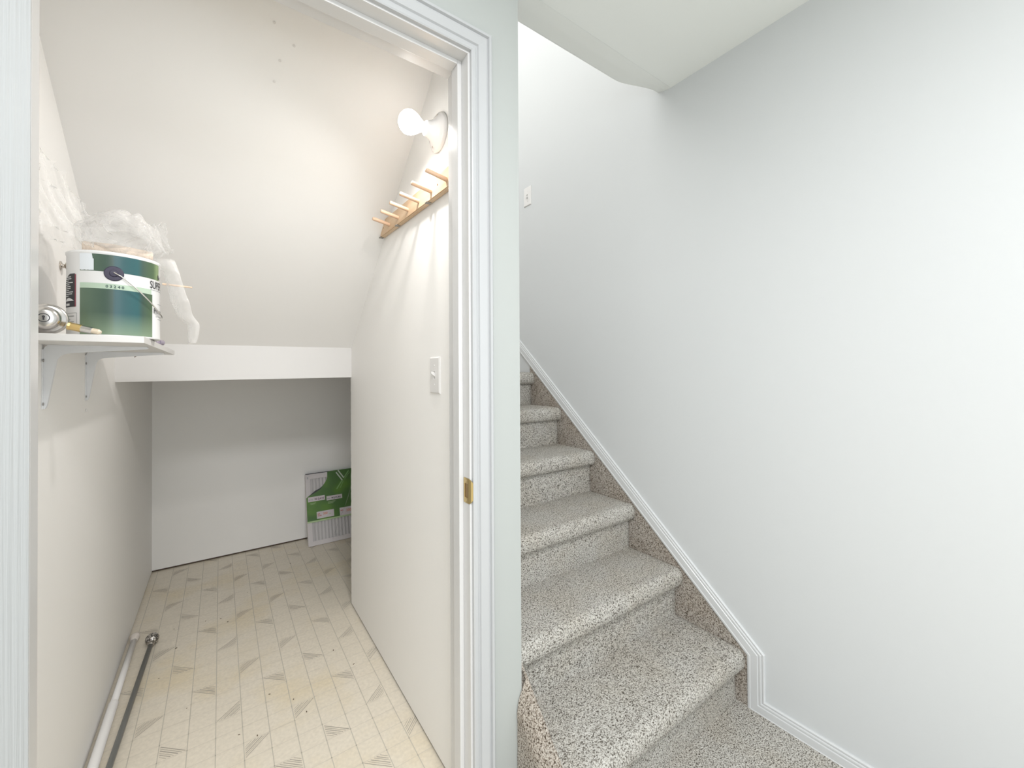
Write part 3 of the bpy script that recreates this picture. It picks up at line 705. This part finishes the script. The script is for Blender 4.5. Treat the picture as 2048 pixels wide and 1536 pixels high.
# tail of film hanging down beside the can
tail = [((-0.148, 1.375, ZR+0.012), (-0.100, 1.37, ZR+0.010)), ((-0.118, 1.375, ZR-0.020), (-0.090, 1.36, ZR-0.022)), ((-0.112, 1.375, ZR-0.060), (-0.078, 1.36, ZR-0.060)),
        ((-0.108, 1.375, ZR-0.095), (-0.070, 1.36, ZR-0.095)), ((-0.095, 1.38, ZR-0.13), (-0.060, 1.37, ZR-0.128)), ((-0.075, 1.385, ZR-0.155), (-0.050, 1.375, ZR-0.15)), ((-0.073, 1.39, ZR-0.205), (-0.053, 1.38, ZR-0.200))]
for off in (0, 0.010):
    g = []
    for k in range(len(tail)-1):
        for s_ in range(8 if k < len(tail)-2 else 9):
            t = s_/8; L = Vector(tail[k][0]).lerp(Vector(tail[k+1][0]), t); R = Vector(tail[k][1]).lerp(Vector(tail[k+1][1]), t)
            g.append([bm.verts.new(crinkle(L.lerp(R, u/10) + Vector((0.002, off - 0.012*math.sin(PI*u/10), 0)), 0.006)) for u in range(11)])
    for A, B in zip(g, g[1:]):
        for u in range(10): bm.faces.new((A[u], A[u+1], B[u+1], B[u]))
bag = link('plastic_bag', bm, FILM, None, True)
tag(bag, 'crumpled clear plastic bag draped over the top of the paint can', 'plastic bag')
bm = bmesh.new()                                     # flattened paint roller sleeve inside the bag
tube(bm, [(-0.262, 1.350, ZR+0.0145), (-0.21, 1.362, ZR+0.0165), (-0.142, 1.378, ZR+0.0145)], [0.013, 0.015, 0.013], 20)
tag(link('paint_roller_sleeve', bm, mat('tan_nap', (0.82, 0.70, 0.59), 0.95, bump=(300, 0.6, 0.003)), None, True), 'tan paint roller sleeve wrapped in plastic on the can lid', 'paint roller')
bm = bmesh.new(); tube(bm, [(-0.150, 1.392, ZR-0.043), (-0.105, 1.397, ZR-0.045), (-0.062, 1.402, ZR-0.049)], [0.0038, 0.0036, 0.0030], 8)
bm.free(); bm = bmesh.new()
d0, d1 = Vector((-0.1245, 1.402, 1.4435)), Vector((-0.0625, 1.400, 1.4405)); n_ = Vector((0, 0, 1))
hexa(bm, [d0+Vector((0,-.003,-.0022)), d1+Vector((0,-.003,-.0018)), d1+Vector((0,.003,-.0018)), d0+Vector((0,.003,-.0022)), d0+Vector((0,-.003,.0022)), d1+Vector((0,-.003,.0018)), d1+Vector((0,.003,.0018)), d0+Vector((0,.003,.0022))])
bmesh.ops.bevel(bm, geom=list(bm.edges), offset=0.0008, segments=2, affect='EDGES')
tag(link('wooden_stick', bm, mat('pale_stick', (0.80, 0.60, 0.44), 0.6)), 'thin pale wooden stick poking out of the bag beside the can', 'stick')

# ------------------------------------------------------------------ door knob and latch on the shelf
KN = mat('satin_nickel', (0.62, 0.60, 0.58), 0.25, 1.0); GOLD = mat('yellow_brass', (0.78, 0.58, 0.26), 0.28, 1.0)
kc = Vector((-0.302, 1.287, ZT+0.0335)); kax = Vector((0.12, -1.0, -0.03)).normalized()
kb = empty('keyed_knob_set', kc, 'satin nickel keyed door knob lying on the shelf front', 'door knob')
bm = bmesh.new(); lathe(bm, kc, kax, [(0.0, 0), (0.0, .0320), (.003, .0325), (.006, .0315), (.0085, .0270), (.009, .017), (.018, .0125), (.022, .0125)], 56); part('rosette', bm, KN, kb, smooth=True)
bm = bmesh.new(); lathe(bm, kc, kax, [(.012, .0125), (.015, .017), (.021, .0222), (.030, .0240), (.038, .0225), (.0425, .0190), (.0445, .0140), (.0445, 0)], 56); part('knob', bm, KN, kb, smooth=True)
bm = bmesh.new(); lathe(bm, kc, kax, [(.0444, .0090), (.0450, .0090), (.0450, .0078), (.0446, .0076)], 40); part('cylinder_ring', bm, INK, kb)
a_, u_, v_ = frame_from(kax)
bm = bmesh.new(); o_ = kc + kax*0.0452
for (s0, s1, wd) in ((-.0045, .0045, .0012),):
    vs = [bm.verts.new(o_ + v_*s + u_*q) for s, q in ((s0, -wd), (s1, -wd), (s1, wd), (s0, wd))]; bm.faces.new(vs)
lathe(bm, o_ - v_*0.002, kax, [(0.0001, .0022), (.0003, 0)], 12); part('keyhole', bm, INK, kb)
bm = bmesh.new(); lathe(bm, kc, -kax, [(.0005, .031), (.004, .030), (.006, .027), (.006, 0)], 40); part('back_plate', bm, GOLD, kb, smooth=True, label='yellow brass back plate')
lt0 = Vector((-0.2625, 1.268, ZT+0.0185)); lt1 = Vector((-0.2215, 1.262, ZT+0.0085))
lax = (lt1-lt0); LL = lax.length; lax.normalize()
la = empty('door_latch', (lt0+lt1)/2, 'brass and steel door latch bolt lying on the shelf beside the knob', 'door latch')
bm = bmesh.new(); lathe(bm, lt0, lax, [(-.004, 0), (-.004, .009), (.0, .0082), (LL*0.40, .0082), (LL*0.40, 0)], 8); part('tube', bm, GOLD, la)
bm = bmesh.new(); lathe(bm, lt0, lax, [(LL*0.40, 0), (LL*0.40, .0078), (LL*0.80, .0076), (LL*0.82, .0070), (LL*0.82, 0)], 8); part('sleeve', bm, STEEL, la)
bm = bmesh.new(); lathe(bm, lt0, lax, [(LL*0.82, 0), (LL*0.82, .0060), (LL*1.06, .0060), (LL*1.16, .0035), (LL*1.16, 0)], 12); part('bolt', bm, mat('cream_bolt', (0.72, 0.62, 0.48), 0.4, 0.2), la)

# little things around the shelf
hk = Vector((XL, 1.552, 1.492))
h = empty('wall_hook', hk, 'small shiny metal knob hook on the wall behind the paint can', 'hook')
bm = bmesh.new(); lathe(bm, hk, (1, 0, 0), [(0, 0), (0, .012), (.002, .0115), (.003, .006), (.010, .005), (.011, .010), (.015, .0125), (.020, .011), (.022, .006), (.022, 0)], 24); part('knob', bm, mat('chrome', (0.6, 0.55, 0.5), 0.15, 1), h, smooth=True)
bm = bmesh.new(); tube(bm, [(-0.152, 1.60, ZT+0.0085), (-0.146, 1.628, ZT+0.0085)], [0.0083, 0.0083], 14); tube(bm, [(-0.1555, 1.583, ZT+0.006), (-0.152, 1.60, ZT+0.007)], [0.004, 0.0055], 12)
tag(link('bottle_cap', bm, mat('muted_purple', (0.38, 0.33, 0.42), 0.4)), 'tiny muted purple cap on the shelf edge behind the paint can', 'cap')
bm = bmesh.new(); lathe(bm, (XL, 1.8002, 1.0962), (1, 0, 0), [(0, 0), (0, .0055), (.003, .005), (.004, .002), (.004, 0)], 14)
tag(link('wall_anchor', bm, PLASTIC, None, True), 'empty white plastic wall anchor below the far shelf bracket', 'wall anchor')

# ------------------------------------------------------------------ air filter
fil = empty('air_filter', (0.75, 3.2, 0), 'boxed furnace air filter with torn green sleeve leaning on the closet back wall', 'air filter')
FY0, FY1, FZ1 = 3.138, 3.275, 0.4682
fd = Vector((0, FY1-FY0, FZ1)).normalized(); fn_ = Vector((0, -fd.z, fd.y))     # up the face, out of the face
FL, FW, FT = 0.491, 0.60, 0.032; FX = 0.4955
def fp(x, v, d): return Vector((x, FY0, 0.0)) + fd*v + fn_*d + Vector((0, 0, 0.003))
def fbox(bm, x0, x1, v0, v1, d0, d1):
    hexa(bm, [fp(x0, v0, d0), fp(x1, v0, d0), fp(x1, v1, d0), fp(x0, v1, d0), fp(x0, v0, d1), fp(x1, v0, d1), fp(x1, v1, d1), fp(x0, v1, d1)])
def fpoly(pts, d, name, m, lab=None, par=None):
    bm = bmesh.new(); vs = [bm.verts.new(fp(x, v, d)) for x, v in pts]; f = bm.faces.new(vs)
    bmesh.ops.triangulate(bm, faces=[f]); return part(name, bm, m, par or fil, label=lab)
bm = bmesh.new()
fbox(bm, FX, FX+0.029, 0, FL, -FT, 0); fbox(bm, FX+FW-0.03, FX+FW, 0, FL, -FT, 0); fbox(bm, FX+0.029, FX+FW-0.03, 0, 0.030, -FT, 0); fbox(bm, FX+0.029, FX+FW-0.03, FL-0.036, FL, -FT, 0)
part('cardboard_frame', bm, mat('white_cardboard', (0.72, 0.68, 0.68), 0.7), fil)
bm = bmesh.new(); npl = 24
g = []
for i in range(npl*2+1):
    x = FX+0.029 + (FW-0.059)*i/(npl*2); d = -0.003 if i % 2 else -0.009
    g.append((bm.verts.new(fp(x, 0.03, d)), bm.verts.new(fp(x, FL-0.036, d))))
for A, B in zip(g, g[1:]): bm.faces.new((A[0], B[0], B[1], A[1]))
part('pleated_media', bm, mat('grey_white_fleece', (0.62, 0.60, 0.60), 0.9), fil)
GR = mat('green_card', (0.065, 0.17, 0.03), 0.35, noise_col=((0.12, 0.27, 0.03), 9, 1, 0.45, 0.7)); LG = mat('light_green_card', (0.50, 0.64, 0.36), 0.4)
cut = [(FX, 0.326), (0.504, 0.334), (0.530, 0.352), (0.556, 0.371), (0.583, 0.380), (0.604, 0.395), (0.622, 0.416), (0.634, 0.436), (0.640, 0.452), (0.642, FL)]
fpoly([(FX, 0.166), (FX+FW, 0.166), (FX+FW, FL)] + cut[::-1], 0.0012, 'green_sleeve', GR, 'green printed card sleeve')
fpoly([(FX, 0.155), (FX+FW, 0.155), (FX+FW, 0.166), (FX, 0.166)], 0.0013, 'light_green_edge', LG)
bm = bmesh.new(); fbox(bm, FX+0.003, 0.652, FL-0.001, FL+0.004, -FT, 0.0016); part('black_top_edge', bm, INK, fil)
bm = bmesh.new(); fbox(bm, 0.652, FX+FW, FL-0.001, FL+0.0035, -FT, 0.0015); part('green_top_edge', bm, GR, fil)
strip_ = [(x, v) for x, v in cut[1:6]]
fpoly(strip_ + [(x+0.012*(1-abs(i-2)/2.2), v-0.008*(1-abs(i-2)/2.2)) for i, (x, v) in reversed(list(enumerate(strip_)))][1:-1], 0.0016, 'torn_dark_edge', INK)
XW = mat('pale_logo', (0.62, 0.68, 0.58), 0.4); XG = mat('mid_green_logo', (0.24, 0.44, 0.16), 0.4)
def bar(a, b, wd, m, nm='cross_mark'):
    a, b = Vector(a), Vector(b); d = (b-a).normalized(); n = Vector((-d.y, d.x))*wd/2
    fpoly([tuple(a-n), tuple(b-n), tuple(b+n), tuple(a+n)], 0.0018, nm, m)
bar((0.703, 0.479), (0.743, 0.415), 0.0085, XW); bar((0.717, 0.492), (0.755, 0.431), 0.0085, XW)
bar((0.744, 0.413), (0.698, 0.365), 0.0085, XG) if False else bar((0.742, 0.416), (0.700, 0.358), 0.008, XG); bar((0.750, 0.410), (0.724, 0.362), 0.004, XG)
bar((0.757, 0.434), (0.792, 0.480), 0.008, XG)
bar((0.757, 0.419), (0.800, 0.470), 0.0035, XG)
LW = mat('label_white', (0.70, 0.64, 0.66), 0.6)
def label_box(x0, x1, v0, v1, texts):
    p = fpoly([(x0, v0), (x1, v0), (x1, v1), (x0, v1)], 0.0019, 'label_box', LW)
    for s, tx, tv, sz, m in texts:
        t = text_bm(s, sz, 0.0004); bm = bmesh.new(); add_bm(bm, t, lambda v: fp(tx+v.x*0.92, tv+v.y, 0.0024))
        q = part('lettering', bm, m, p)
RED = mat('red_ink', (0.55, 0.12, 0.10), 0.5); ORG = mat('orange_ink', (0.70, 0.27, 0.15), 0.5)
label_box(0.505, 0.616, 0.297, 0.330, [('90 DAYS', 0.548, 0.305, 0.018, mat('plum_ink', (0.12, 0.05, 0.10), 0.5)), ('UP TO', 0.510, 0.307, 0.010, GREYINK)])
label_box(0.627, 0.734, 0.288, 0.318, [('90 JOURS', 0.660, 0.295, 0.017, INK), ('JUSQU', 0.631, 0.298, 0.008, GREYINK)])
label_box(0.557, 0.672, 0.174, 0.222, [('MPR', 0.563, 0.202, 0.009, RED), ('RATED', 0.563, 0.190, 0.009, RED), ('300', 0.598, 0.196, 0.022, ORG), ('SIZE', 0.635, 0.192, 0.010, LG)])
label_box(0.711, 0.830, 0.166, 0.221, [('MPR', 0.717, 0.198, 0.010, RED), ('300', 0.755, 0.188, 0.026, ORG)])
for i, (x0, x1) in enumerate(((0.518, 0.556), (0.520, 0.550), (0.635, 0.688), (0.635, 0.680), (0.635, 0.672))):
    v = (0.285, 0.279, 0.277, 0.271, 0.265)[i]
    bm = bmesh.new(); vs = [bm.verts.new(fp(x, q, 0.0018)) for x, q in ((x0, v), (x1, v), (x1, v+0.002), (x0, v+0.002))]; bm.faces.new(vs); part('fine_print', bm, LG, fil)
t = text_bm('20', 0.014, 0.0003); bm = bmesh.new(); add_bm(bm, t, lambda v: fp(0.506+v.y*0.7, 0.472-v.x, 0.0012)); part('lettering', bm, GREYINK, fil)
# shrink film with streaky folds
FILM2 = FILM.copy(); FILM2.name = 'shrink_film'
for nd in FILM2.node_tree.nodes:
    if nd.type == 'MAP_RANGE': nd.inputs[3].default_value = 0.02; nd.inputs[4].default_value = 0.5
    if nd.type == 'BSDF_PRINCIPLED': nd.inputs['Roughness'].default_value = 0.08
bm = bmesh.new(); g = []
for i in range(61):
    row = []
    for j in range(61):
        x = FX-0.004 + (FW+0.008)*i/60; v = FL*j/60
        s_ = (x-0.70)*1.0 - (v-0.1)*0.42
        rd = 0.0045 + 0.004*max(0, noise.noise(Vector((s_*45, v*6, 0)))) * (1 if x > 0.62 else 0.25)
        row.append(bm.verts.new(fp(x, v, rd)))
    g.append(row)
for i in range(60):
    for j in range(60): bm.faces.new((g[i][j], g[i+1][j], g[i+1][j+1], g[i][j+1]))
part('shrink_film', bm, FILM2, fil, smooth=True)
bm = bmesh.new()                                     # glinting folds of the film
random.seed(11)
for (a, b, wd) in (((0.800, 0.365), (0.742, 0.215), .0035), ((0.792, 0.335), (0.752, 0.235), .002), ((0.742, 0.215), (0.712, 0.165), .003), ((0.690, 0.115), (0.660, 0.045), .004), ((0.676, 0.075), (0.652, 0.020), .003),
                   ((0.770, 0.16), (0.716, 0.06), .002), ((0.74, 0.14), (0.70, 0.05), .0015), ((0.690, 0.045), (0.66, 0.047), .003)):
    tube(bm, [fp(a[0], a[1], 0.0055), fp((a[0]+b[0])/2+0.002, (a[1]+b[1])/2, 0.009), fp(b[0], b[1], 0.0055)], [0.0004, wd/2, 0.0004], 6)
part('film_crease', bm, FILM, fil, smooth=True)

# ------------------------------------------------------------------ rods on the closet floor
WR = mat('white_enamel_rod', (0.88, 0.86, 0.84), 0.35)
r_ = empty('tension_rod', (-0.316, 2.0, 0), 'white telescoping tension rod on the floor along the left closet wall', 'curtain rod')
A = Vector((-0.3165, 2.515, 0.0140)); B = Vector((-0.3165, 1.17, 0.0150)); d = (B-A).normalized()
J = A + d*((2.515-2.06)/abs(d.y))
bm = bmesh.new(); tube(bm, [A, J + d*0.02], 0.0108, 20); part('inner_tube', bm, WR, r_, smooth=True)
bm = bmesh.new(); lathe(bm, J, d, [(0, .0110), (0, .0140), (.002, .0146), (.004, .0140), ((B-J).length, .0140), ((B-J).length, 0)], 24); part('outer_tube', bm, WR, r_, smooth=True)
bm = bmesh.new(); lathe(bm, A, -d, [(-.030, .0100), (-.026, .0130), (-.010, .0145), (.0, .0165), (.006, .0175), (.013, .0170), (.016, .013), (.016, 0)], 24)
for v in bm.verts: v.co.z = max(v.co.z, 0.0005); v.co.x = max(v.co.x, XL+0.001)
part('rubber_end_cap', bm, mat('cream_rubber', (0.78, 0.72, 0.66), 0.6), r_, smooth=True)
DG = mat('pewter_paint', (0.21, 0.215, 0.205), 0.38, 0.3)
r_ = empty('curtain_rod', (-0.26, 1.8, 0), 'dark grey curtain rod with cracked glass ball finial on the closet floor', 'curtain rod')
A = Vector((-0.2500, 2.405, 0.0200)); B = Vector((-0.2985, 1.17, 0.0090)); d = (B-A).normalized()
bm = bmesh.new(); tube(bm, [A, B], 0.0084, 20); part('pole', bm, DG, r_, smooth=True)
bm = bmesh.new(); lathe(bm, A, -d, [(-.012, .0068), (-.012, .0095), (-.006, .011), (0, .0125), (.004, .0125), (.006, .009), (.008, .009)], 24); part('collar', bm, mat('aged_pewter', (0.45, 0.42, 0.38), 0.35, 0.9), r_, smooth=True)
bc = A - d*0.028; bc.z = 0.0262
bm = bmesh.new(); bmesh.ops.create_icosphere(bm, subdivisions=4, radius=1.0)
for v in bm.verts:
    q = v.co.copy(); dd, _ = noise.voronoi(q*3.2); v.co = bc + q*(0.0245 + 0.0016*min(1, (dd[1]-dd[0])*4) - 0.0012)
MOS = mat('cracked_mosaic', (0.62, 0.60, 0.58), 0.15, 0.85); nt = MOS.node_tree
tc = nt.nodes.new('ShaderNodeTexCoord'); vv = nt.nodes.new('ShaderNodeTexVoronoi'); vv.feature = 'DISTANCE_TO_EDGE'; vv.inputs['Scale'].default_value = 110
rr = nt.nodes.new('ShaderNodeValToRGB'); rr.color_ramp.elements[0].color = (0.06, 0.055, 0.05, 1); rr.color_ramp.elements[1].color = (0.66, 0.63, 0.60, 1); rr.color_ramp.elements[0].position = 0.04; rr.color_ramp.elements[1].position = 0.12
nt.links.new(tc.outputs['Object'], vv.inputs['Vector']); nt.links.new(vv.outputs['Distance'], rr.inputs[0]); nt.links.new(rr.outputs[0], nt.nodes['Principled BSDF'].inputs['Base Color'])
part('ball_finial', bm, MOS, r_, smooth=True)
